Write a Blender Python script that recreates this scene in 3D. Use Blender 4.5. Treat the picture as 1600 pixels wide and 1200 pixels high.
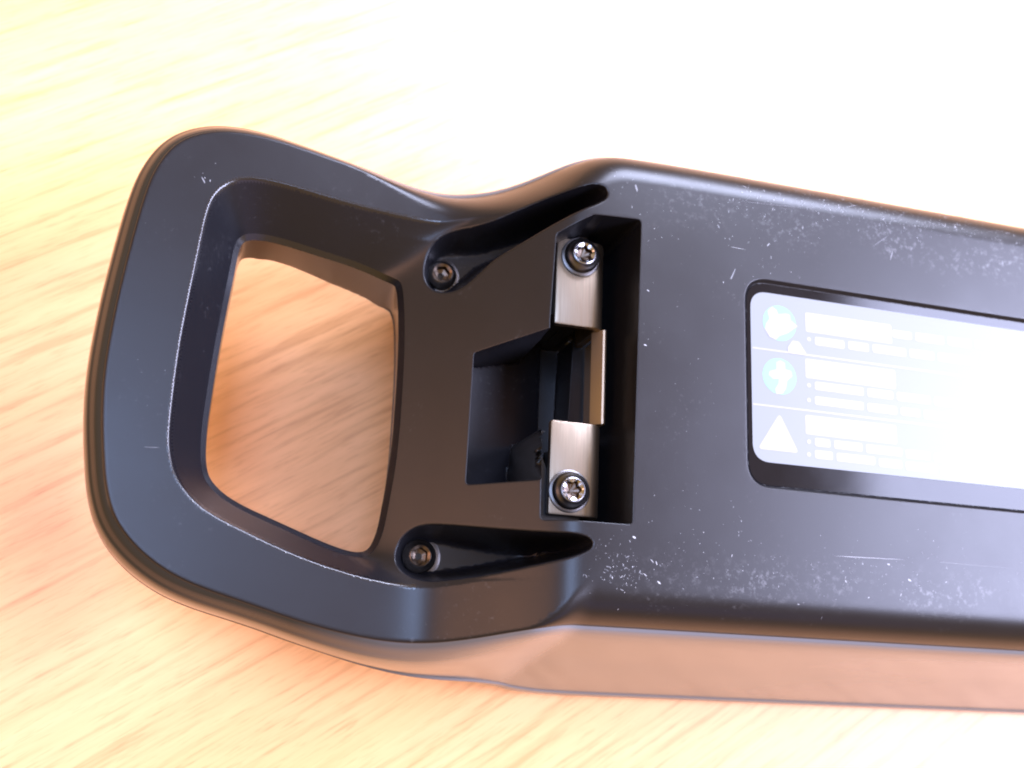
import bpy, math, random
import numpy as np
from mathutils import Vector, Matrix
from mathutils.geometry import delaunay_2d_cdt

random.seed(7); rng = np.random.default_rng(7)
MM = 0.001                                        # everything below is written in millimetres
scene = bpy.context.scene
for o in list(bpy.data.objects): bpy.data.objects.remove(o)

# ------------------------------------------------------------------ camera
FPX = 1650.0                                      # focal length in pixels of the 1600 px wide photograph
def _axes():
    vx, vy = (6200.0, 730.0), 430.0               # vanishing points of the battery's length and of its height
    a = np.array([vx[0], vx[1], FPX])
    n = np.array([-(vx[1]*vy + FPX*FPX)/vx[0], vy, FPX])
    a /= np.linalg.norm(a); n /= np.linalg.norm(n)
    t = np.cross(n, a)
    if t[1] < 0: t = -t
    return np.array([a, -t, -n])
RM = _axes()
_d = RM @ np.array([100.0, 0.0, FPX]); _d /= np.linalg.norm(_d)
CAM = -_d*190.0                                   # 190 mm from the edge of the battery's top face
def at(px, py, z):                                # the point of the horizontal plane z seen there
    d = RM @ np.array([px-800.0, py-600.0, FPX])
    return CAM + d*((z-CAM[2])/d[2])
cam_d = bpy.data.cameras.new("camera")
cam = bpy.data.objects.new("camera", cam_d); scene.collection.objects.link(cam)
cam_d.sensor_width = 36.0; cam_d.lens = FPX/1600.0*36.0
cam_d.clip_start = 0.005; cam_d.clip_end = 50
cam_d.dof.use_dof = True; cam_d.dof.aperture_fstop = 17.0; cam_d.dof.focus_distance = 0.192
right, up, back = RM @ [1,0,0], RM @ [0,-1,0], RM @ [0,0,-1]
M = Matrix.Identity(4)
for i in range(3): M[i][0], M[i][1], M[i][2], M[i][3] = right[i], up[i], back[i], CAM[i]*MM
cam.matrix_world = M
scene.camera = cam
scene.render.resolution_x, scene.render.resolution_y = 1024, 768
scene.render.engine = 'CYCLES'
scene.cycles.filter_width = 2.0
scene.view_settings.view_transform = 'Standard'; scene.view_settings.look = 'None'
scene.view_settings.exposure = 0.0; scene.view_settings.gamma = 1.0

# ------------------------------------------------------------------ light: a room lit by a big window
world = bpy.data.worlds.new("World"); scene.world = world; world.use_nodes = True
bg = world.node_tree.nodes["Background"]
bg.inputs[0].default_value = (0.93, 0.55, 0.14, 1); bg.inputs[1].default_value = 0.92
def area(name, az, el, dist, sx, sy, power, col, aim=(0.02, 0, -0.03)):
    l = bpy.data.lights.new(name, 'AREA'); l.shape = 'RECTANGLE'; l.size = sx; l.size_y = sy
    l.energy = power; l.color = col
    o = bpy.data.objects.new(name, l); scene.collection.objects.link(o)
    a, e = math.radians(az), math.radians(el)
    p = Vector(aim) + Vector((math.cos(e)*math.cos(a), math.cos(e)*math.sin(a), math.sin(e)))*dist
    o.location = p; o.rotation_euler = (Vector(aim)-p).to_track_quat('-Z', 'Y').to_euler()
    return o
area("window_light", 0, 44, 2.0, 1.6, 0.8, 138.0, (0.64, 0.68, 1.0))
area("side_window_light", 62, 44, 0.95, 0.5, 0.4, 27.0, (0.66, 0.72, 1.0), (0.03, 0.16, -0.06))
area("far_window_light", 290, 24, 1.6, 1.1, 0.6, 1.8, (0.14, 0.28, 1.0))
area("roof_window_light", 165, 76, 1.3, 0.6, 0.5, 13.0, (0.40, 0.58, 1.0))
area("warm_lamp_light", 182, 37, 1.5, 0.6, 0.5, 6.0, (1.0, 0.50, 0.34))

# ------------------------------------------------------------------ materials
def mat(name, col=(0.5,0.5,0.5), rough=0.5, metal=0.0, spec=0.5, coat=0.0):
    m = bpy.data.materials.new(name); m.use_nodes = True
    b = m.node_tree.nodes["Principled BSDF"]
    b.inputs["Base Color"].default_value = (*col, 1); b.inputs["Roughness"].default_value = rough
    b.inputs["Metallic"].default_value = metal; b.inputs["Specular IOR Level"].default_value = spec
    b.inputs["Coat Weight"].default_value = coat
    return m, m.node_tree, b
def nd(nt, t, **kw):
    n = nt.nodes.new(t)
    for k, v in kw.items():
        if k in n.inputs: n.inputs[k].default_value = v
        else: setattr(n, k, v)
    return n
def lk(nt, a, b): nt.links.new(a, b)
def ramp(nt, src, stops):
    r = nt.nodes.new('ShaderNodeValToRGB'); e = r.color_ramp.elements
    while len(e) < len(stops): e.new(0.5)
    for el, (p, c) in zip(e, stops):
        el.position = p; el.color = c if len(c) == 4 else (*c, 1)
    lk(nt, src, r.inputs[0]); return r
def mapping(nt, scale=(1,1,1), rot=(0,0,0)):
    tc = nt.nodes.new('ShaderNodeTexCoord'); mp = nt.nodes.new('ShaderNodeMapping')
    mp.inputs['Scale'].default_value = scale; mp.inputs['Rotation'].default_value = rot
    lk(nt, tc.outputs['Object'], mp.inputs[0]); return mp

def plastic(name, rough, bump, scuff=True, col=(0.006, 0.006, 0.008)):
    m, nt, b = mat(name, col, rough)
    mp = mapping(nt)
    n1 = nd(nt, 'ShaderNodeTexNoise', Scale=6500.0, Detail=2.0); lk(nt, mp.outputs[0], n1.inputs[0])
    bp = nd(nt, 'ShaderNodeBump', Strength=bump, Distance=0.00002); lk(nt, n1.outputs[0], bp.inputs['Height'])
    lk(nt, bp.outputs[0], b.inputs['Normal'])
    n2 = nd(nt, 'ShaderNodeTexNoise', Scale=55.0, Detail=6.0, Roughness=0.65); lk(nt, mp.outputs[0], n2.inputs[0])
    r = ramp(nt, n2.outputs[0], [(0.3, (rough-0.02,)*3), (0.7, (rough+0.03,)*3)])
    lk(nt, r.outputs[0], b.inputs['Roughness'])
    if scuff:                                     # pale handling scuffs and dust caught in the grain
        n3 = nd(nt, 'ShaderNodeTexNoise', Scale=900.0, Detail=3.0, Roughness=0.7); lk(nt, mp.outputs[0], n3.inputs[0])
        n4 = nd(nt, 'ShaderNodeTexNoise', Scale=70.0, Detail=3.0); lk(nt, mp.outputs[0], n4.inputs[0])
        a = ramp(nt, n3.outputs[0], [(0.60, (0,0,0)), (0.78, (1,1,1))])
        c = ramp(nt, n4.outputs[0], [(0.52, (0,0,0)), (0.72, (0.22,0.22,0.22))])
        mu = nd(nt, 'ShaderNodeMath', operation='MULTIPLY'); lk(nt, a.outputs[0], mu.inputs[0]); lk(nt, c.outputs[0], mu.inputs[1])
        sx = nt.nodes.new('ShaderNodeSeparateXYZ'); lk(nt, mp.outputs[0], sx.inputs[0])
        def band(y, w):
            q = nd(nt, 'ShaderNodeMath', operation='SUBTRACT'); lk(nt, sx.outputs[1], q.inputs[0]); q.inputs[1].default_value = y
            q2 = nd(nt, 'ShaderNodeMath', operation='ABSOLUTE'); lk(nt, q.outputs[0], q2.inputs[0])
            q3 = nt.nodes.new('ShaderNodeMapRange'); lk(nt, q2.outputs[0], q3.inputs[0]); q3.inputs[1].default_value = w; q3.inputs[2].default_value = 0; q3.inputs[3].default_value = 0; q3.inputs[4].default_value = 1; return q3
        b1 = band(0.0385, 0.0065); b2 = band(-0.0325, 0.0055)
        bs = nd(nt, 'ShaderNodeMath', operation='ADD'); lk(nt, b1.outputs[0], bs.inputs[0]); lk(nt, b2.outputs[0], bs.inputs[1])
        bx = nt.nodes.new('ShaderNodeMapRange'); lk(nt, sx.outputs[0], bx.inputs[0]); bx.inputs[1].default_value = 0.004; bx.inputs[2].default_value = 0.04
        bm_ = nd(nt, 'ShaderNodeMath', operation='MULTIPLY'); lk(nt, bs.outputs[0], bm_.inputs[0]); lk(nt, bx.outputs[0], bm_.inputs[1])
        n5 = nd(nt, 'ShaderNodeTexNoise', Scale=620.0, Detail=5.0, Roughness=0.75); lk(nt, mp.outputs[0], n5.inputs[0])
        w5 = ramp(nt, n5.outputs[0], [(0.52, (0,0,0)), (0.72, (0.55,0.55,0.55))])
        wm = nd(nt, 'ShaderNodeMath', operation='MULTIPLY'); lk(nt, bm_.outputs[0], wm.inputs[0]); wc = ramp(nt, n4.outputs[0], [(0.40, (0.1,0.1,0.1)), (0.62, (1.3,1.3,1.3))]); wd = nd(nt, 'ShaderNodeMath', operation='MULTIPLY'); lk(nt, wc.outputs[0], wd.inputs[0]); lk(nt, w5.outputs[0], wd.inputs[1]); lk(nt, wd.outputs[0], wm.inputs[1])
        wa = nd(nt, 'ShaderNodeMath', operation='ADD', use_clamp=True); lk(nt, wm.outputs[0], wa.inputs[0]); lk(nt, mu.outputs[0], wa.inputs[1]); mu = wa
        mx = nd(nt, 'ShaderNodeMix', data_type='RGBA'); lk(nt, mu.outputs[0], mx.inputs[0])
        mx.inputs[6].default_value = (*col, 1); mx.inputs[7].default_value = (0.22, 0.225, 0.24, 1)
        lk(nt, mx.outputs[2], b.inputs['Base Color'])
    return m
M_COVER = plastic("matte_black_plastic", 0.32, 0.45)
M_COVER.node_tree.nodes["Principled BSDF"].inputs["Specular IOR Level"].default_value = 0.36
M_RUB = plastic("rubbed_black_plastic", 0.22, 0.05, scuff=False)
M_RUB.node_tree.nodes["Principled BSDF"].inputs["Specular IOR Level"].default_value = 0.7
M_WALL = plastic("satin_black_plastic", 0.2, 0.03, scuff=False)
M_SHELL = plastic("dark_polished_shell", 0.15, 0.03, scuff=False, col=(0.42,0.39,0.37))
_nt = M_SHELL.node_tree; _mp = mapping(_nt); _sx = _nt.nodes.new('ShaderNodeSeparateXYZ'); _nt.links.new(_mp.outputs[0], _sx.inputs[0])
_mr = _nt.nodes.new('ShaderNodeMapRange'); _nt.links.new(_sx.outputs[0], _mr.inputs[0])
_mr.inputs[1].default_value = -0.045; _mr.inputs[2].default_value = 0.002; _mr.inputs[3].default_value = 0.0; _mr.inputs[4].default_value = 0.05
_nt.links.new(_mr.outputs[0], _nt.nodes["Principled BSDF"].inputs["Metallic"])
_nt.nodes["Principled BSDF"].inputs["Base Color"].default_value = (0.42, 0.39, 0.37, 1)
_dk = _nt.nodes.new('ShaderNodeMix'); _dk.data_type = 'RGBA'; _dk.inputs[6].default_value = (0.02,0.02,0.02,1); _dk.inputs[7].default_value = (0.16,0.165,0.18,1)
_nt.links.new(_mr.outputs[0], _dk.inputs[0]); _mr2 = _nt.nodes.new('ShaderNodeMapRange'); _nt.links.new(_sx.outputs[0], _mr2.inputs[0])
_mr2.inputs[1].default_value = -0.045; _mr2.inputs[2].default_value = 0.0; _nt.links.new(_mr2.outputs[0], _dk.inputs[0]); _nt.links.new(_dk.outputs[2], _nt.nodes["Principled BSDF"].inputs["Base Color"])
M_SHELL.node_tree.nodes["Principled BSDF"].inputs["IOR"].default_value = 1.42
M_GLOSS = plastic("polished_black_plastic", 0.10, 0.02, scuff=False)
M_GLOSS.node_tree.nodes["Principled BSDF"].inputs["Specular IOR Level"].default_value = 0.25
M_DUST, _, _ = mat("pale_scratch", (0.36, 0.37, 0.39), 0.7)
M_DUST2, _, _ = mat("faint_scratch", (0.16, 0.165, 0.18), 0.6)
M_BOLT, _, _ = mat("black_oxide_steel", (0.10, 0.095, 0.095), 0.33, 1.0)
M_SOCKET, _, _ = mat("worn_steel", (0.38, 0.38, 0.41), 0.22, 1.0)
M_DARKSOCK, _, _ = mat("dark_socket_steel", (0.13, 0.10, 0.08), 0.35, 1.0)

def brushed():
    m, nt, b = mat("brushed_steel", (0.5, 0.45, 0.42), 0.42, 1.0)
    mp = mapping(nt, (3000, 120, 400))
    n = nd(nt, 'ShaderNodeTexNoise', Scale=1.0, Detail=4.0); lk(nt, mp.outputs[0], n.inputs[0])
    r = ramp(nt, n.outputs[0], [(0.3, (0.19,0.155,0.115)), (0.7, (0.24,0.195,0.15))]); lk(nt, r.outputs[0], b.inputs['Base Color'])
    r2 = ramp(nt, n.outputs[0], [(0.3, (0.5,)*3), (0.7, (0.36,)*3)]); lk(nt, r2.outputs[0], b.inputs['Roughness'])
    return m
M_STEEL = brushed()
M_STEEL2, _, _ = mat("cut_steel_edge", (0.50, 0.41, 0.31), 0.5, 1.0)

def wood():
    m, nt, b = mat("oak_laminate", (0.6,0.4,0.2), 0.42)
    ang = math.radians(-33)
    tc = nt.nodes.new('ShaderNodeTexCoord')
    rt = nt.nodes.new('ShaderNodeMapping'); rt.inputs['Rotation'].default_value = (0,0,ang); lk(nt, tc.outputs['Object'], rt.inputs[0])
    def streak(sx, sy, det, dist=0.0):
        mp = nt.nodes.new('ShaderNodeMapping'); mp.inputs['Scale'].default_value = (sx, sy, 1); lk(nt, rt.outputs[0], mp.inputs[0])
        n = nd(nt, 'ShaderNodeTexNoise', Scale=1.0, Detail=det, Roughness=0.6, Distortion=dist); lk(nt, mp.outputs[0], n.inputs[0]); return n
    broad = streak(5, 60, 3, 0.1); mid = streak(24, 460, 4, 0.0); fine = streak(130, 1700, 3, 0.0)
    c1 = ramp(nt, broad.outputs[0], [(0.30, (0.79,0.405,0.165)), (0.52, (0.81,0.425,0.185)), (0.72, (0.83,0.45,0.21))])
    c2 = ramp(nt, mid.outputs[0], [(0.34, (0.80,0.75,0.66)), (0.47, (0.97,0.955,0.94)), (0.7, (1.05,1.06,1.08))])
    c3 = ramp(nt, fine.outputs[0], [(0.32, (0.82,0.76,0.68)), (0.46, (1,1,1))])
    m1 = nd(nt, 'ShaderNodeMix', data_type='RGBA', blend_type='MULTIPLY'); m1.inputs[0].default_value = 1
    lk(nt, c1.outputs[0], m1.inputs[6]); lk(nt, c2.outputs[0], m1.inputs[7])
    m2 = nd(nt, 'ShaderNodeMix', data_type='RGBA', blend_type='MULTIPLY'); m2.inputs[0].default_value = 0.8
    lk(nt, m1.outputs[2], m2.inputs[6]); lk(nt, c3.outputs[0], m2.inputs[7])
    lk(nt, m2.outputs[2], b.inputs['Base Color'])
    bp = nd(nt, 'ShaderNodeBump', Strength=0.12, Distance=0.0001); lk(nt, fine.outputs[0], bp.inputs['Height']); lk(nt, bp.outputs[0], b.inputs['Normal'])
    return m
M_WOOD = wood()
M_LABEL, _, _ = mat("label_paper", (0.15, 0.165, 0.175), 0.40)
M_PRINT, _, _ = mat("label_white_print", (0.25, 0.245, 0.24), 0.40)
M_CYAN, _, _ = mat("label_pale_blue_print", (0.15, 0.36, 0.36), 0.34)

# ------------------------------------------------------------------ mesh helpers
def link(name, me, m, parent=None):
    o = bpy.data.objects.new(name, me); scene.collection.objects.link(o)
    if m: me.materials.append(m)
    if parent: o.parent = parent
    return o
def mesh(name, V, F, m, parent=None, smooth=True, normals=None, angle=None):
    me = bpy.data.meshes.new(name)
    me.from_pydata([tuple(float(c)*MM for c in v) for v in V], [], [tuple(int(i) for i in f) for f in F]); me.update()
    if smooth: me.polygons.foreach_set('use_smooth', [True]*len(me.polygons))
    if normals is not None: me.normals_split_custom_set_from_vertices([tuple(map(float, n)) for n in normals])
    elif angle: me.set_sharp_from_angle(angle=math.radians(angle))
    return link(name, me, m, parent)

def resample(P, step, closed=True):
    P = np.asarray(P, float)
    Q = np.vstack([P, P[:1]]) if closed else P
    L = np.r_[0, np.cumsum(np.linalg.norm(np.diff(Q, axis=0), axis=1))]
    n = max(3, int(round(L[-1]/step)))
    s = np.linspace(0, L[-1], n, endpoint=False) if closed else np.linspace(0, L[-1], n)
    return np.stack([np.interp(s, L, Q[:, k]) for k in range(Q.shape[1])], 1)
def smooth_loop(P, it=3, closed=True):
    P = np.asarray(P, float)
    for _ in range(it):                            # Chaikin corner cutting
        if closed:
            N = np.roll(P, -1, 0); P = np.stack([0.75*P+0.25*N, 0.25*P+0.75*N], 1).reshape(-1, P.shape[1])
        else:
            A, B = P[:-1], P[1:]
            P = np.vstack([P[:1], np.stack([0.75*A+0.25*B, 0.25*A+0.75*B], 1).reshape(-1, P.shape[1]), P[-1:]])
    return P
def ccw(P):
    x, y = P[:,0], P[:,1]
    return P if np.sum(x*np.roll(y,-1)-np.roll(x,-1)*y) > 0 else P[::-1]
def normals2(P):                                   # outward normals of a ccw loop
    T = np.roll(P,-1,0)-np.roll(P,1,0); T /= np.linalg.norm(T,axis=1)[:,None]+1e-12
    return np.stack([T[:,1], -T[:,0]], 1)
def offset(P, d): return P + normals2(P)*d
def round_poly(P, r, step=0.4):                    # polygon with its corners rounded by r
    P = ccw(np.asarray(P, float)); out = []; n = len(P)
    for i in range(n):
        a, b, c = P[i-1], P[i], P[(i+1) % n]
        u = (a-b)/np.linalg.norm(a-b); v = (c-b)/np.linalg.norm(c-b)
        ang = math.acos(max(-1, min(1, float(u@v)))); t = r/math.tan(ang/2)
        t = min(t, 0.45*np.linalg.norm(a-b), 0.45*np.linalg.norm(c-b)); k = max(3, int(r*2.5/step)+2)
        for j in range(k+1):
            s = j/k; p0 = b+u*t; p1 = b+v*t
            out.append((1-s)**2*p0 + 2*s*(1-s)*b + s*s*p1)
    return resample(np.array(out), step)
def sd(P, X, lim=None):                            # signed distance, positive inside
    res = np.full(len(X), -99.0)
    if lim is not None:
        m = (X[:,0] > P[:,0].min()-lim) & (X[:,0] < P[:,0].max()+lim) & (X[:,1] > P[:,1].min()-lim) & (X[:,1] < P[:,1].max()+lim)
        idx = np.nonzero(m)[0]
    else: idx = np.arange(len(X))
    A = P; B = np.roll(P, -1, 0); D = B-A; L2 = (D**2).sum(1)+1e-12
    for k in range(0, len(idx), 4000):
        ii = idx[k:k+4000]; Q = X[ii]
        qx = Q[:,0:1]-A[:,0]; qy = Q[:,1:2]-A[:,1]
        t = np.clip((qx*D[:,0]+qy*D[:,1])/L2, 0, 1)
        d = np.sqrt(((qx-t*D[:,0])**2+(qy-t*D[:,1])**2).min(1))
        c = ((A[:,1] > Q[:,1:2]) != (B[:,1] > Q[:,1:2])) & (Q[:,0:1] < A[:,0]+(Q[:,1:2]-A[:,1])*D[:,0]/np.where(np.abs(D[:,1])<1e-9, 1e-9, D[:,1]))
        ins = c.sum(1) % 2 == 1
        res[ii] = np.where(ins, d, -d)
    return res
smin = lambda a, b, k: 0.5*(a+b-np.sqrt((a-b)**2+k*k))
smax = lambda a, b, k: 0.5*(a+b+np.sqrt((a-b)**2+k*k))
def sstep(a, b, x):
    t = np.clip((x-a)/(b-a), 0, 1); return t*t*(3-2*t)

# ------------------------------------------------------------------ the form of the battery's top
SL = 0.66                                          # slope of the throat between body and handle
def z_throat(x): return smin(0*x, SL*x, 1.6)
def z_ring(x): return -15.0 + 0.035*(-25-x)
def z_out(x): return smax(z_throat(x), z_ring(x), 3.0)
ZH = -22.0
def on(px, py, zf=z_out, dz=0.0):
    z = -10.0
    for _ in range(12):
        p = at(px, py, z); z = float(zf(p[0]))+dz
    return at(px, py, z)[:2]
R_END = 232.0
top_edge = [(1180,282),(1060,262),(985,250),(925,246),(880,254),(835,271),(790,287),(740,297),(690,299),(630,288),(560,262),(480,233),(410,211),(350,203),(305,209),(270,226),
            (242,262),(224,307),(201,390),(179,480),(162,574),(158,640),(159,694),(163,761),(179,817),(224,870),(287,911),(400,949),(475,975),(550,994),
            (610,1004),(670,1006),(730,1000),(790,990),(845,981),(890,976)]
body_r = lambda x: 0.5 + 7.5*sstep(-6, 5, x)
def edge_r(x, y):
    b = sstep(-25, 30, y); return body_r(x)*(1-b) + (0.5 + 10.5*sstep(-44, -6, x) - 3.0*sstep(-4, 10, x))*b
def zedge(x): return z_out(x) - body_r(x)*0.8
T = [on(px, py, (lambda x: z_out(x)-0.8*edge_r(x, 1)) if k < 10 else zedge) for k, (px, py) in enumerate(top_edge)]
yt, yb = T[1][1], T[-1][1]
print("body edges", yt, yb, T[0], T[3])
T = [np.array([R_END, yt]), np.array([60.0, yt]), np.array([30.0, yt])] + T[2:] + [np.array([6.0, yb]), np.array([30.0, yb]), np.array([100.0, yb]), np.array([R_END, yb])]
yt_, yb_ = yt, yb
core = smooth_loop(np.array(T), 3, closed=False)
OUT = ccw(resample(core, 0.8))
lip_px = [(760,333),(715,344),(685,347),(644,341),(550,319),(475,296),(419,281),(381,277),(352,286),(331,307),(321,337),(310,390),(295,461),(280,536),(270,611),(263,675),(264,705),(272,742),(295,776),
          (325,802),(400,840),(475,874),(561,902),(644,919),(700,916),(760,905)]
lipW = np.array([on(px, py) for px, py in lip_px])
lipW = np.vstack([[[6.0, lipW[0,1]]], lipW, [[6.0, lipW[-1,1]]]])
LIP = ccw(resample(smooth_loop(lipW, 3), 0.6))
hole_px = [(617,440),(569,413),(494,389),(437,371),(400,364),(377,367),(366,382),(359,420),(344,491),(332,555),(323,611),(314,670),(312,731),(325,761),(362,791),(437,825),(512,859),(556,873),(580,868),
           (594,840),(602,800),(617,712),(625,600),(628,530),(627,470),(624,449)]
HOLE = ccw(resample(smooth_loop(np.array([at(px, py, ZH)[:2] for px, py in hole_px]), 2), 0.6))
HIN = resample(offset(HOLE, -1.0), 0.6)

def poly(pxs, dz=0.0, zf=None):
    return np.array([on(px, py, zf or z_out, dz) if dz is not None else 0 for px, py in pxs])
def zt(x): return z_throat(x)
lvl = lambda z: (lambda x: z + 0*x)
class Pocket:
    def __init__(s, P, floor, draft=0.5, fil=0.3, soft=False): s.soft = soft; s.P = P; s.floor = floor; s.draft = draft; s.fil = fil
pockets = []
PLATE_L = -8.2
p_recess = round_poly([on(px,py,zt) for px,py in [(870,366),(928,336),(1001,344),(987,819),(845,812),(846,749),(857,640),(860,500)]], 0.7)
pockets.append(Pocket(p_recess, lambda x, y: np.where(x < 5.2, PLATE_L-1.8, -22.0)))
XS = float(at(848, 620, -27)[0]); print('step', XS)
p_deep = round_poly([on(px,py,zt) for px,py in [(741,552),(866,511),(872,470),(958,476),(948,664),(857,660),(845,749),(728,757)]], 0.6)
pockets.append(Pocket(p_deep, lambda x, y: np.where(x < XS, -19.5 + (-18-x)*0.5, -31.0), 0.4))
p_wedge = round_poly([at(px,py,-24)[:2] for px,py in [(803,708),(849,672),(868,662),(868,752),(821,752)]], 0.3)
pockets.append(Pocket(p_wedge, lambda x, y: -31.0+0*x, 0.3, 0.15))
g1 = [(694,366),(760,352),(804,331),(857,307),(904,292),(929,287),(945,292),(950,303),(943,314),(904,329),(857,354),(810,382),(772,404),(745,430),(718,452),(690,458),(669,448),(662,425),(670,392)]
G1 = ccw(resample(smooth_loop(np.array([on(px,py,zt) for px,py in g1]), 2), 0.5))
pockets.append(Pocket(G1, lambda x, y: -21.0+0*x, 2.6, 0.6, True))
g2 = [(617,866),(627,841),(648,824),(675,819),(762,826),(847,832),(897,834),(918,839),(927,848),(921,859),(897,869),(847,880),(762,898),(712,905),(665,909),(634,900),(619,884)]
G2 = ccw(resample(smooth_loop(np.array([on(px,py,zt) for px,py in g2]), 2), 0.5))
pockets.append(Pocket(G2, lambda x, y: -22.0+0*x, 2.6, 0.5, True))
lab0 = at(1166,590,0)[0]; ly1 = at(1300,453,0)[1]; ly0 = at(1300,772,0)[1]
p_label = round_poly([(lab0, ly0), (205, ly0), (205, ly1), (lab0, ly1)], 5.0, 0.6)
pockets.append(Pocket(p_label, lambda x, y: -0.7+0*x, 0.5, 0.25))

def height(X, detail=True):
    x, y = X[:,0], X[:,1]
    zo = z_out(x)
    dl = sd(LIP, X); dh = np.maximum(-sd(HOLE, X), 0)
    d = 0.5*(dl+np.sqrt(dl*dl+0.09))-0.10; d = np.maximum(d, 0)
    t = d/(d+dh+1e-6)
    zw = zo + (ZH-zo)*t
    k = np.minimum(1.6, d*0.5)
    z = np.where(d > 0, smax(z_throat(x), zw, k+1e-6), zo)
    fz = sstep(-24, -1, x); z = z*(1-fz) + zo*fz
    z = np.where(dl < -0.6, zo, z)
    # hole chamfer
    ih = np.maximum(sd(HOLE, X, 3), 0); z = z - 0.9*ih
    # outer fillet
    do = np.clip(sd(OUT, X), 0, 99); r = edge_r(x, y); q = np.clip(r-do, 0, r)
    tb = sstep(-34, -14, x)*(1-sstep(-6, 8, x))*sstep(0, 25, y)
    z = z - ((r-np.sqrt(np.maximum(r*r-(q*0.985)**2, 0)))*(1-tb) + tb*0.85*q*q/r)
    zs = z
    for p in pockets:
        s = sd(p.P, X, 3.0)
        fl = np.minimum(p.floor(x, y), zs)
        w = np.clip((s+0.05)/p.draft, 0, 1)
        if p.soft: w = 1-(1-w)**2.2
        lipd = np.clip((s+p.fil)/p.fil, 0, 1)
        zp = zs - 0.35*p.fil*lipd**2 
        zp = zp + (fl-zp)*w
        zp = np.maximum(zp, fl)
        z = np.where(s > -p.fil, np.minimum(z, zp), z)
    return z

def build_top():
    pts = []; edges = []; base = 0
    def add(P, closed=True):
        nonlocal base
        n = len(P); pts.append(P); 
        edges.extend([(base+i, base+(i+1) % n) for i in range(n if closed else n-1)]); base += n
    add(OUT)
    n_out = len(OUT)
    for d in (0.12, 0.4, 0.9): add(resample(offset(OUT, -d), 0.8))
    # body fillet: extra loops only where the radius is big
    for d in (1.6, 2.6, 3.8, 5.2, 6.6, 8.0, 9.4, 10.8):
        mk = (OUT[:,0] > -4) | ((OUT[:,0] > -50) & (OUT[:,1] > 0))
        Q = OUT[mk] - normals2(OUT)[mk]*d; pts.append(Q[::1]); base += len(Q)
    add(HIN)
    for d in (0.3, 0.07, -0.07, -0.3, -0.65): add(resample(offset(HOLE, d), 0.6))
    L = LIP[LIP[:,0] < 3]
    for d in (-0.5, -0.2, 0.0, 0.15, 0.35, 0.7, 1.4):
        P = resample(offset(LIP, -d), 0.6); P = P[P[:,0] < -9]; pts.append(P); base += len(P)
    for p in pockets:
        ds = (-p.fil, -p.fil*0.5, -0.05, p.draft*0.33-0.05, p.draft*0.66-0.05, p.draft-0.05) if not p.soft else (-p.fil, -p.fil*0.5, -0.05, 0.15, 0.4, 0.8)
        for d in ds: add(offset(p.P, -d))
    # straight steps of floors
    for xs, ya, yb_ in ((5.2, -25, 35), (XS, -20, 20)):
        for dx in (-0.01, 0.01):
            yy = np.arange(ya, yb_, 0.5); add(np.stack([yy*0+xs+dx*2, yy], 1), False)
    # interior points
    gx, gy = np.meshgrid(np.arange(-90, 112, 1.0), np.arange(-56, 58, 1.0)); G = np.stack([gx.ravel()+0.5*(gy.ravel() % 2), gy.ravel()], 1)
    gx, gy = np.meshgrid(np.arange(112, R_END, 4.0), np.arange(-56, 58, 3.0)); G2_ = np.stack([gx.ravel(), gy.ravel()], 1)
    gx, gy = np.meshgrid(np.arange(-36, 16, 0.55), np.arange(-38, 42, 0.55)); G3 = np.stack([gx.ravel(), gy.ravel()], 1)
    G = G[~((G[:,0] > -36.4) & (G[:,0] < 16.4) & (G[:,1] > -38.4) & (G[:,1] < 42.4))]; G = np.vstack([G, G2_, G3]); G = G + rng.uniform(-0.15, 0.15, G.shape)
    G = G[(sd(OUT, G) > 0.6) & (sd(HIN, G) < -0.3)]
    pts.append(G)
    P = np.vstack(pts)
    inside = sd(OUT, P) > -0.02; inh = sd(HIN, P) > 0.02
    V2, E, F, ov, oe, of = delaunay_2d_cdt([Vector(p) for p in P], edges, [], 0, 1e-4)
    V = np.array([[v[0], v[1]] for v in V2])
    F = np.array([f for f in F if len(f) == 3])
    c = V[F].mean(1)
    keep = (sd(OUT, c) > 0) & (sd(HIN, c) < 0)
    F = F[keep]
    a = (V[F[:,1]]-V[F[:,0]]); b = (V[F[:,2]]-V[F[:,0]]); cr = a[:,0]*b[:,1]-a[:,1]*b[:,0]
    F = F[np.abs(cr) > 1e-7]; cr = cr[np.abs(cr) > 1e-7]
    F[cr < 0] = F[cr < 0][:, ::-1]
    used = np.unique(F); remap = -np.ones(len(V), int); remap[used] = np.arange(len(used))
    V = V[used]; F = remap[F]
    z = height(V); e = 0.03
    zx = (height(V+[e,0])-height(V-[e,0]))/(2*e); zy = (height(V+[0,e])-height(V-[0,e]))/(2*e)
    n = np.stack([-np.clip(zx,-12,12), -np.clip(zy,-12,12), np.ones(len(V))], 1); n /= np.linalg.norm(n, axis=1)[:,None]
    return np.c_[V, z], F, n

# ------------------------------------------------------------------ the battery
battery = bpy.data.objects.new("bicycle_battery", None); scene.collection.objects.link(battery)
battery.location = (0.07, 0, -0.062); battery.empty_display_size = 0.05
battery['label'] = "black plastic e-bike battery with loop carrying handle, lying on the oak table top"
battery['category'] = "battery"
def adopt(o):                                      # children keep their world coordinates
    o.parent = battery; o.matrix_parent_inverse = Matrix.Translation(-Vector(battery.location)); return o

V, F, N = build_top()
print("top", len(V), len(F))
tc_ = adopt(mesh("top_cover", V, F, M_COVER, normals=N))
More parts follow.
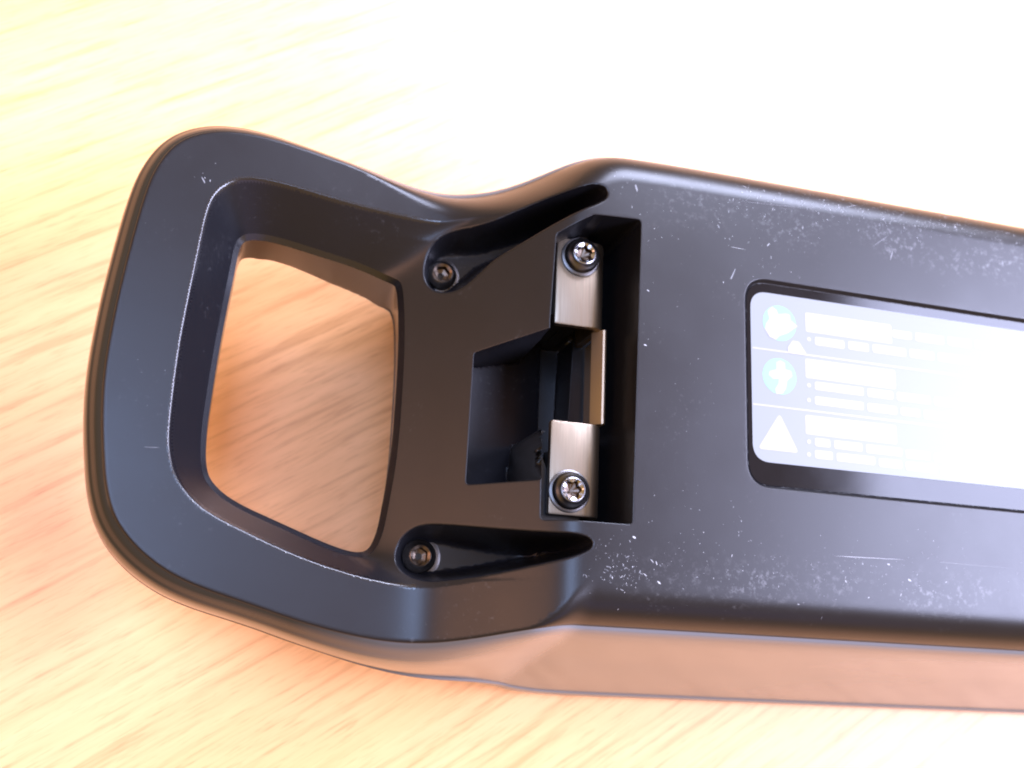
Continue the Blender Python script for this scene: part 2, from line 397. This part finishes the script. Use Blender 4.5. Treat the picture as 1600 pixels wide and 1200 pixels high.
# the rubbed, shiny edges: the lip round the grip and the rim of the opening
tc_.data.materials.append(M_RUB)
cen = V[F].mean(1)[:, :2]; dl_ = sd(LIP, cen); dh_ = sd(HOLE, cen)
rub = ((np.abs(dl_-0.05) < 0.42) & (cen[:,0] < -24)) | (dh_ > 0.0)
tc_.data.polygons.foreach_set('material_index', rub.astype(np.int32))

# side wall: the cover's edge flares outward down to the table side
ZB = -62.0
def z_bottom(x): return -30.0 - 7*sstep(-75, -35, x) - (25.0)*sstep(-50, 22, x)
def flare(x, y):
    gx = np.arange(-120, 300, 1.0); gy = np.interp(gx, [-90,-72,-60,-48,-35,-22,-10,0,12,240], [3.8,3.6,2.9,2.6,3.2,5.2,7.9,9.5,10.3,10.4])
    kk = np.exp(-0.5*(np.arange(-24,25)/8.0)**2); kk /= kk.sum(); gy = np.convolve(np.pad(gy, 24, 'edge'), kk, 'valid')
    low = np.interp(x, gx, gy)
    f = -54.6 + 0.8*0 ; return low + np.where(y < 0, sstep(-30, 14, x)*FL, 0)
FL = max(0.0, (yb_+54.9)-10.4); print('FL', FL)
def side():
    P = OUT; Nn = normals2(P); n = len(P); z0 = height(P*1.0)
    # smooth normals a little
    for _ in range(4): Nn = (np.roll(Nn,1,0)+2*Nn+np.roll(Nn,-1,0)); Nn /= np.linalg.norm(Nn,axis=1)[:,None]
    x, y = P[:,0], P[:,1]; w = flare(x, y); zb = z_bottom(x)
    b = sstep(-40, 2, x)                           # 0 handle, 1 body
    rows = []
    ring = [(0,0),(0.10,0.012),(0.32,0.05),(0.55,0.11),(0.75,0.16),(0.90,0.28),(0.98,0.42),(1.0,0.55),(0.97,0.70),(0.85,0.83),(0.55,0.95),(0.2,1.0)]
    body = [(0,0),(0.04,0.004),(0.10,0.03),(0.18,0.10),(0.29,0.22),(0.42,0.36),(0.56,0.50),(0.70,0.64),(0.85,0.79),(0.965,0.90),(1.0,0.955),(0.85,1.0)]
    for (rw, rt_), (bw, bt) in zip(ring, body):
        ww = (rw*(1-b)+bw*b)*w; tt = rt_*(1-b)+bt*b
        rows.append(np.c_[P+Nn*ww[:,None], z0+(zb-z0)*tt])
    fine = []
    A = np.array(rows)                             # densify with Catmull-Rom between rows
    for i in range(len(A)-1):
        p0, p1, p2, p3 = A[max(i-1,0)], A[i], A[i+1], A[min(i+2,len(A)-1)]
        for t in (0, 0.25, 0.5, 0.75):
            if i == 0 and t: continue
            fine.append(0.5*((2*p1)+(-p0+p2)*t+(2*p0-5*p1+4*p2-p3)*t*t+(-p0+3*p1-3*p2+p3)*t**3) if i else p1)
    fine.append(A[-1]); A = np.array(fine)
    m = len(A); V = A.reshape(-1, 3)
    F = [(i*n+j, (i+1)*n+j, (i+1)*n+(j+1)%n, i*n+(j+1)%n) for i in range(m-1) for j in range(n)]
    return V, F, A[-1]
Vs, Fs, bottom_loop = side()
so = mesh("side_shell", Vs, Fs, M_SHELL); adopt(so)
# thin parting lip running along the foot of the shell
def foot_rim():
    P = OUT; Nn = normals2(P)
    for _ in range(6): Nn = (np.roll(Nn,1,0)+2*Nn+np.roll(Nn,-1,0)); Nn /= np.linalg.norm(Nn,axis=1)[:,None]
    x = P[:,0]; w = flare(x, P[:,1]); zb = z_bottom(x); z0 = height(P*1.0); b = sstep(-40, 2, x)
    t = 0.66*(1-b)+0.88*b; ww = w*(0.97*(1-b)+0.955*b)
    rows = []
    for dr, dz in ((-0.4,0.6),(0.1,0.4),(0.2,0.0),(0.1,-0.4),(-0.4,-0.6)):
        rows.append(np.c_[P+Nn*(ww+dr)[:,None], z0+(zb-z0)*t+dz])
    A = np.array(rows); m, n = A.shape[:2]
    return A.reshape(-1,3), [(i*n+j, (i+1)*n+j, (i+1)*n+(j+1)%n, i*n+(j+1)%n) for i in range(m-1) for j in range(n)]
Vr, Fr = foot_rim(); adopt(mesh("foot_rim", Vr, Fr, M_SHELL))

# hole wall and underside
hz = height(HIN*1.0); n = len(HIN)
rows = [np.c_[HIN, hz]]
for t in (0.05, 0.3, 0.6, 0.9, 1.0):
    nH = normals2(HIN); rows.append(np.c_[HIN+nH*(3.2*t*np.clip(nH[:,0]*1.4,0,1))[:,None], hz+(z_bottom(HIN[:,0])+1.2*0-hz)*t])
Vh = np.vstack(rows); Fh = [(i*n+j, i*n+(j+1)%n, (i+1)*n+(j+1)%n, (i+1)*n+j) for i in range(len(rows)-1) for j in range(n)]
adopt(mesh("grip_opening_wall", Vh, Fh, M_WALL))
def underside():
    B = bottom_loop[:, :2]; Hh = rows[-1][:, :2].copy()
    g = np.stack([a.ravel() for a in np.meshgrid(np.arange(-86, 236, 5.0), np.arange(-55, 60, 5.0))], 1)
    g = g[(sd(B, g) > 1.5) & (sd(Hh, g) < -1.5)]
    P = np.vstack([B, Hh, g]); nb, nh = len(B), len(Hh)
    E = [(i, (i+1) % nb) for i in range(nb)] + [(nb+i, nb+(i+1) % nh) for i in range(nh)]
    V2, _, F, *_r = delaunay_2d_cdt([Vector(p) for p in P], E, [], 0, 1e-4)
    V = np.array([[v[0], v[1]] for v in V2]); F = np.array([f for f in F]); c = V[F].mean(1)
    F = F[(sd(B, c) > 0) & (sd(Hh, c) < 0)][:, ::-1]
    return np.c_[V, z_bottom(V[:,0])], F
Vu, Fu = underside(); adopt(mesh("underside", Vu, Fu, M_SHELL))

# ------------------------------------------------------------------ glossy floor of the label recess and the label
def sheet(name, P, z, th, m, parent=None, bev=0.0):
    n = len(P); V = [(*p, z) for p in P] + [(*p, z-th) for p in P]
    F = [tuple(range(n))] + [(i, n+i, n+(i+1)%n, (i+1)%n) for i in range(n)]
    return mesh(name, V, F, m, parent, smooth=False)
adopt(sheet("label_recess_floor", offset(p_label, -0.62), -0.62, 0.3, M_GLOSS))
lx0 = at(1174,590,-.6)[0]; la = at(1300,473,-.6)[1]; lb = at(1300,733,-.6)[1]
LZ = -0.50
label = adopt(sheet("warning_label", round_poly([(lx0,lb),(200,lb),(200,la),(lx0,la)], 3.6, 0.6), LZ, 0.1, M_LABEL))
def sub(o): o.parent = label; o.matrix_parent_inverse = label.matrix_parent_inverse.copy(); o.matrix_parent_inverse = Matrix.Identity(4); return o
def L(px, py): return at(px, py, LZ)[:2]
def disc(c, r, k=40): return np.array([[c[0]+r*math.cos(2*math.pi*i/k), c[1]+r*math.sin(2*math.pi*i/k)] for i in range(k)])
def lab_print(name, P, m, z=0.02): return sub(sheet(name, ccw(np.array(P)), LZ+z, 0.015, m))
ux = L(1600, 520)-L(1200,460); 
c1 = L(1218,505); c2 = L(1218,588)
lab_print("round_symbol", disc(c1, 3.55), M_CYAN); lab_print("round_symbol", disc(c2, 3.55), M_CYAN)
# white figures in the round signs: reader with a book; hand pointing
lab_print("symbol_figure", [L(*p) for p in [(1199,486),(1206,479),(1213,484),(1216,491),(1228,490),(1234,492),(1235,500),(1246,510),(1236,517),(1230,521),(1218,525),(1212,531),(1202,526),(1195,514),(1197,505),(1202,498)]], M_PRINT, 0.04)
lab_print("symbol_figure", [L(*p) for p in [(1213,566),(1219,563),(1226,567),(1227,577),(1236,580),(1238,588),(1230,595),(1228,607),(1223,615),(1213,616),(1211,608),(1216,600),(1217,592),(1208,592),(1201,586),(1202,580),(1213,577)]], M_PRINT, 0.04)
tri = round_poly([L(1218,646),L(1248,708),L(1184,701)], 0.5, 0.3)
lab_print("warning_triangle", tri, M_PRINT)
lab_print("small_warning_mark", round_poly([L(1230,544),L(1238,532),L(1248,534),L(1262,556),L(1232,552)], 0.4, 0.3), M_PRINT, 0.05)
def row(y_px, x0=1176, x1=1600, h=0.32):
    a = L(x0, y_px); return [(a[0], a[1]-h/2), (198, a[1]-h/2), (198, a[1]+h/2), (a[0], a[1]+h/2)]
lab_print("rule_line", row(543), M_PRINT); lab_print("rule_line", row(631), M_PRINT)
def block(x0, y0, x1, h_px):                      # a line of white lettering too small to read, as word-long bars
    a = L(x0, y0); b = L(x1, y0 + (x1-x0)*0.125); c = L(x0, y0+h_px)
    return round_poly([(a[0], c[1]), (b[0], c[1]), (b[0], a[1]), (a[0], a[1])], 0.3, 0.4)
for x0, y0, x1, h in ((1258,488,1392,30),(1258,560,1398,30),(1258,648,1400,30)):
    lab_print("heading_block", block(x0, y0, x1, h), M_PRINT)
words = [(1394,515,(30,44,36,30,28,40)), (1273,526,(46,32,52,38,60,30,44)), (1273,596,(76,40,52,60,38)), (1273,619,(76,46,30,64,40)), (1273,684,(24,44,56,38,60)), (1273,703,(28,60,36,48,44))]
for x, y, ws in words:
    y0 = y
    for w_ in ws:
        if x+w_ > 1640: break
        lab_print("word_bar", block(x, y, x+w_, 13 if w_ != 30 else 12), M_PRINT, 0.021)
        y += (w_+6)*0.128; x += w_+6
for px, py in ((1264,530),(1264,602),(1264,625),(1264,690),(1264,710)):
    lab_print("bullet_dot", disc(L(px, py), 0.42, 14), M_PRINT)

# ------------------------------------------------------------------ lock plate: two screwed tabs, a bend and the web that drops behind them
PT = 1.7
def prism_xz(name, prof, y0, y1, m):
    n = len(prof); V = [(x, y0, z) for x, z in prof]+[(x, y1, z) for x, z in prof]
    F = [tuple(range(n)), tuple(range(2*n-1, n-1, -1))] + [(i, n+i, n+(i+1)%n, (i+1)%n) for i in range(n)]
    return V, F
xl = (at(871,440,PLATE_L)[0]+at(857,700,PLATE_L)[0])/2
xbend = at(924,600,PLATE_L)[0]
yT = at(890,372,PLATE_L)[1]; yTm = at(890,508,PLATE_L)[1]; yBm = at(890,658,PLATE_L)[1]; yB = at(890,806,PLATE_L)[1]
print("plate", xl, xbend, yT, yTm, yBm, yB)
def plate():
    import bmesh
    bm = bmesh.new()
    R = 2.6; k = 8
    outer = [(xl, PLATE_L), (xbend, PLATE_L)] + [(xbend+R*math.sin(a), PLATE_L-R+R*math.cos(a)) for a in [math.pi/2*i/k for i in range(1, k+1)]] + [(xbend+R, -21.5)]
    ri = R-PT
    inner = [(xbend+ri, -21.5)] + [(xbend+ri*math.sin(a), PLATE_L-R+ri*math.cos(a)) for a in [math.pi/2*i/k for i in range(k, 0, -1)]] + [(xbend, PLATE_L-PT), (xl, PLATE_L-PT)]
    prof = outer+inner
    def add(prof, y0, y1):
        V, F = prism_xz("", prof, y0, y1, None); vs = [bm.verts.new(v) for v in V]
        for f in F: bm.faces.new([vs[i] for i in f])
    add(prof, yTm, yT); add(prof, yB, yBm)
    bmesh.ops.recalc_face_normals(bm, faces=bm.faces[:])
    sharp = [e for e in bm.edges if len(e.link_faces) == 2 and e.calc_face_angle(0) > math.radians(60)]
    bmesh.ops.bevel(bm, geom=sharp, offset=0.45, segments=2, affect='EDGES', profile=0.5)
    me = bpy.data.meshes.new("lock_plate"); 
    for v in bm.verts: v.co *= MM
    bm.to_mesh(me); bm.free(); me.polygons.foreach_set('use_smooth', [True]*len(me.polygons)); me.set_sharp_from_angle(angle=math.radians(40))
    return link("lock_plate", me, M_STEEL)
pl = adopt(plate())
def box(name, x0, x1, y0, y1, z0, z1, m, bev=0.2):
    import bmesh
    bm = bmesh.new(); bmesh.ops.create_cube(bm, size=1)
    for v in bm.verts: v.co = Vector(((x0+x1)/2+v.co.x*(x1-x0), (y0+y1)/2+v.co.y*(y1-y0), (z0+z1)/2+v.co.z*(z1-z0)))
    if bev: bmesh.ops.bevel(bm, geom=bm.edges[:], offset=bev, segments=2, affect='EDGES')
    for v in bm.verts: v.co *= MM
    me = bpy.data.meshes.new(name); bm.to_mesh(me); bm.free()
    me.polygons.foreach_set('use_smooth', [True]*len(me.polygons)); me.set_sharp_from_angle(angle=math.radians(40))
    return link(name, me, m)
sa = at(928,560,-9.5); sb = at(942,560,-9.5)
y1_ = at(936,517,-9.5)[1]; y0_ = at(934,663,-9.5)[1]
web_prof = [(sa[0], -11.2), (sa[0]+0.15, -10.9), (sb[0]-0.35, -8.7), (sb[0], -8.6), (sb[0]+0.4, -8.9), (sb[0]+0.5, -21), (sa[0]+2.2, -21), (sa[0]+2.0, -12.0), (sa[0]+0.3, -11.5)][::-1]
Vw, Fw = prism_xz("", web_prof, y0_, y1_, None)
adopt(mesh("lock_plate_web", Vw, Fw, M_STEEL2, angle=30))

# ------------------------------------------------------------------ screws
def lathe(prof, seg=48, cap=True):
    V = []; F = []
    for r, z in prof:
        for j in range(seg): a = 2*math.pi*j/seg; V.append((r*math.cos(a), r*math.sin(a), z))
    for i in range(len(prof)-1):
        for j in range(seg): F.append((i*seg+j, i*seg+(j+1)%seg, (i+1)*seg+(j+1)%seg, (i+1)*seg+j))
    return V, F
def star_r(a, r, k): return r*(1+k*math.cos(6*a))
def screw(c, head, sock, washer, ms, rot=0.3, lobes=0.13, hh=1.9):
    """button head screw with a star-shaped socket"""
    prof = [(head, 0), (head, hh*0.35)] + [(head*math.cos(t)*0.995+0.0, hh*0.35+hh*0.65*math.sin(t)) for t in [math.radians(x) for x in (15,30,45,58)]]
    prof = [(r, z) for r, z in prof if r > sock*1.35] + [(sock*1.32, hh*0.97), (sock*1.22, hh)]
    V, F = lathe(prof[::1]); F = [f for f in F]
    V = [(x+c[0], y+c[1], z+c[2]) for x, y, z in V]
    o = adopt(mesh("screw_head", V, F, M_BOLT, angle=50))
    seg = 96; Vv = []; Ff = []
    def ringrow(fn, z):
        for j in range(seg):
            a = 2*math.pi*j/seg; r = fn(a); Vv.append((c[0]+r*math.cos(a+rot), c[1]+r*math.sin(a+rot), c[2]+z))
    fs = [(lambda a: sock*1.23, hh), (lambda a: sock*1.17, hh+0.05), (lambda a: star_r(a, sock*0.88, lobes), hh-0.22), (lambda a: star_r(a, sock*0.93, lobes), hh-0.35), (lambda a: star_r(a, sock*0.85, lobes), hh-1.7), (lambda a: sock*0.25, hh-2.1), (lambda a: 0.01, hh-2.2)]
    for fn, z in fs: ringrow(fn, z)
    for i in range(len(fs)-1):
        for j in range(seg): Ff.append((i*seg+j, i*seg+(j+1)%seg, (i+1)*seg+(j+1)%seg, (i+1)*seg+j))
    k_ = 2*seg
    s = mesh("socket_rim", Vv[:3*seg], Ff[:k_], ms, angle=35); s.parent = o
    s = mesh("star_socket", Vv[2*seg:], [tuple(i-2*seg for i in f) for f in Ff[k_:]], M_DARKSOCK, angle=35); s.parent = o
    if washer:
        V, F = lathe([(head*0.9, 0.0), (washer*0.9, 0.02), (washer, -0.15), (washer, -0.6)])
        V = [(x+c[0], y+c[1], z+c[2]) for x, y, z in V]
        w = mesh("washer", V, F, M_BOLT, angle=50); w.parent = o
    return o
s1 = at(911,398,PLATE_L+1.5); s2 = at(893,766,PLATE_L+1.5)
screw((s1[0], s1[1], PLATE_L+0.6), 3.45, 1.75, 3.95, M_SOCKET, 0.4)
screw((s2[0], s2[1], PLATE_L+0.6), 3.45, 1.75, 3.95, M_SOCKET, 0.1)
s3 = at(692,426,-19); s4 = at(657,868,-20)
screw((s3[0], s3[1], -20.9), 3.0, 1.6, 3.9, M_DARKSOCK, 0.2, 0.05)
screw((s4[0], s4[1], -21.9), 3.2, 1.6, 4.3, M_DARKSOCK, 0.5, 0.05)

# ------------------------------------------------------------------ nicks, scratches and dust on the top
def flakes():
    VA, FA, VB, FB = [], [], [], []
    def put(px, py, ln, wd, ang, faint):
        p = on(px, py)
        V_, F_ = (VB, FB) if faint else (VA, FA)
        k = random.randint(5, 7); b0 = len(V_)
        ca, sa_ = math.cos(ang), math.sin(ang)
        for j in range(k):
            a = 2*math.pi*j/k; r = random.uniform(0.5, 1.1)
            u, v = ln/2*math.cos(a)*r, wd/2*math.sin(a)*r
            V_.append((p[0]+u*ca-v*sa_, p[1]+u*sa_+v*ca, 0))
        F_.append(tuple(range(b0, b0+k)))
    G = random.gauss
    def cluster(n, x, y, sx, sy, big=0.5, faint=0.5, follow=0.0):
        for _ in range(n):
            dx = G(0, sx); q = random.random()
            put(x+dx, y+dx*follow+G(0, sy), random.uniform(0.12, big)*(0.45 if q < .7 else 1.4), random.uniform(0.04, 0.20), random.choice((random.uniform(0, 3.14), G(1.45, 0.25))), random.random() < faint)
    # worn far edge of the top face
    cluster(330, 1330, 322, 110, 15, 0.9, 0.75, 0.16); cluster(220, 1490, 352, 90, 9, 1.0, 0.75, 0.16); cluster(120, 1200, 330, 60, 26, 0.8, 0.7)
    cluster(40, 1215, 400, 30, 25, 0.5, 0.6); cluster(30, 980, 280, 30, 20, 0.5, 0.6); cluster(20, 1010, 365, 12, 16, 0.5, 0.5)
    # near edge
    cluster(120, 965, 885, 26, 24, 0.8, 0.65); cluster(160, 1280, 895, 180, 22, 0.5, 0.75, 0.05); cluster(50, 1420, 880, 90, 26, 0.5, 0.6)
    cluster(60, 1080, 560, 45, 170, 0.35, 0.7); cluster(30, 1080, 840, 60, 35, 0.4, 0.6)
    # handle
    cluster(5, 310, 262, 14, 16, 0.5, 0.5); cluster(8, 240, 560, 40, 140, 0.3, 0.8); cluster(4, 385, 230, 40, 20, 0.3, 0.8)
    for (x0, y0, x1, y1, w, f) in ((1138,385,1168,391,0.10,0),(1290,868,1440,876,0.10,0),(1440,876,1580,888,0.07,1),(1396,388,1390,410,0.35,1),(1360,388,1388,368,0.10,1),(992,286,996,302,0.5,1),(1135,312,1300,330,0.08,1),(212,698,262,700,0.10,1),(1288,268,1330,300,.08,1),(1010,452,1015,456,.3,0),(1005,538,1011,540,.3,0),(1150,418,1140,440,.3,1),(1385,880,1392,884,.4,0),(1418,905,1424,908,.4,0),(1320,905,1323,912,.3,0),(1026,907,1033,913,.4,0),(988,838,994,842,.4,0),(314,276,322,288,.3,1)):
        a = on(x0,y0); b = on(x1,y1); d = b-a
        put((x0+x1)/2, (y0+y1)/2, float(np.linalg.norm(d)), w, math.atan2(d[1], d[0]), f)
    for nm, V_, F_, m in (("scratches", VA, FA, M_DUST), ("faint_scratches", VB, FB, M_DUST2)):
        A = np.array(V_, float); P2 = A[:, :2]
        ok = np.ones(len(F_), bool)
        hz_ = height(P2); o_ = z_out(P2[:,0])
        dO = sd(OUT, P2); dH = sd(HOLE, P2)
        dP = np.max([sd(p.P, P2, 3) for p in pockets], 0)
        good = (dO > 1.0) & (dH < -1.0) & (dP < -0.6)
        A[:,2] = hz_+0.03
        F2 = [f for f in F_ if all(good[list(f)])]
        used = sorted({i for f in F2 for i in f}); mp = {u: i for i, u in enumerate(used)}
        o = adopt(mesh(nm, A[used], [tuple(mp[i] for i in f) for f in F2], m, smooth=False)); o['kind'] = 'stuff'
flakes()

# ------------------------------------------------------------------ table top
def table():
    n = 8; V = []; F = []
    for i in range(n+1):
        for j in range(n+1): V.append((-700+i*1400/n, -600+j*1200/n, ZB-0.05))
    for i in range(n):
        for j in range(n): F.append((i*(n+1)+j, (i+1)*(n+1)+j, (i+1)*(n+1)+j+1, i*(n+1)+j+1))
    o = mesh("table_top", V, F, M_WOOD, smooth=False); o['kind'] = 'structure'; o['label'] = "light oak laminate table top with diagonal grain"
    return o
table()
for o in scene.objects:
    if o.parent is not None: continue
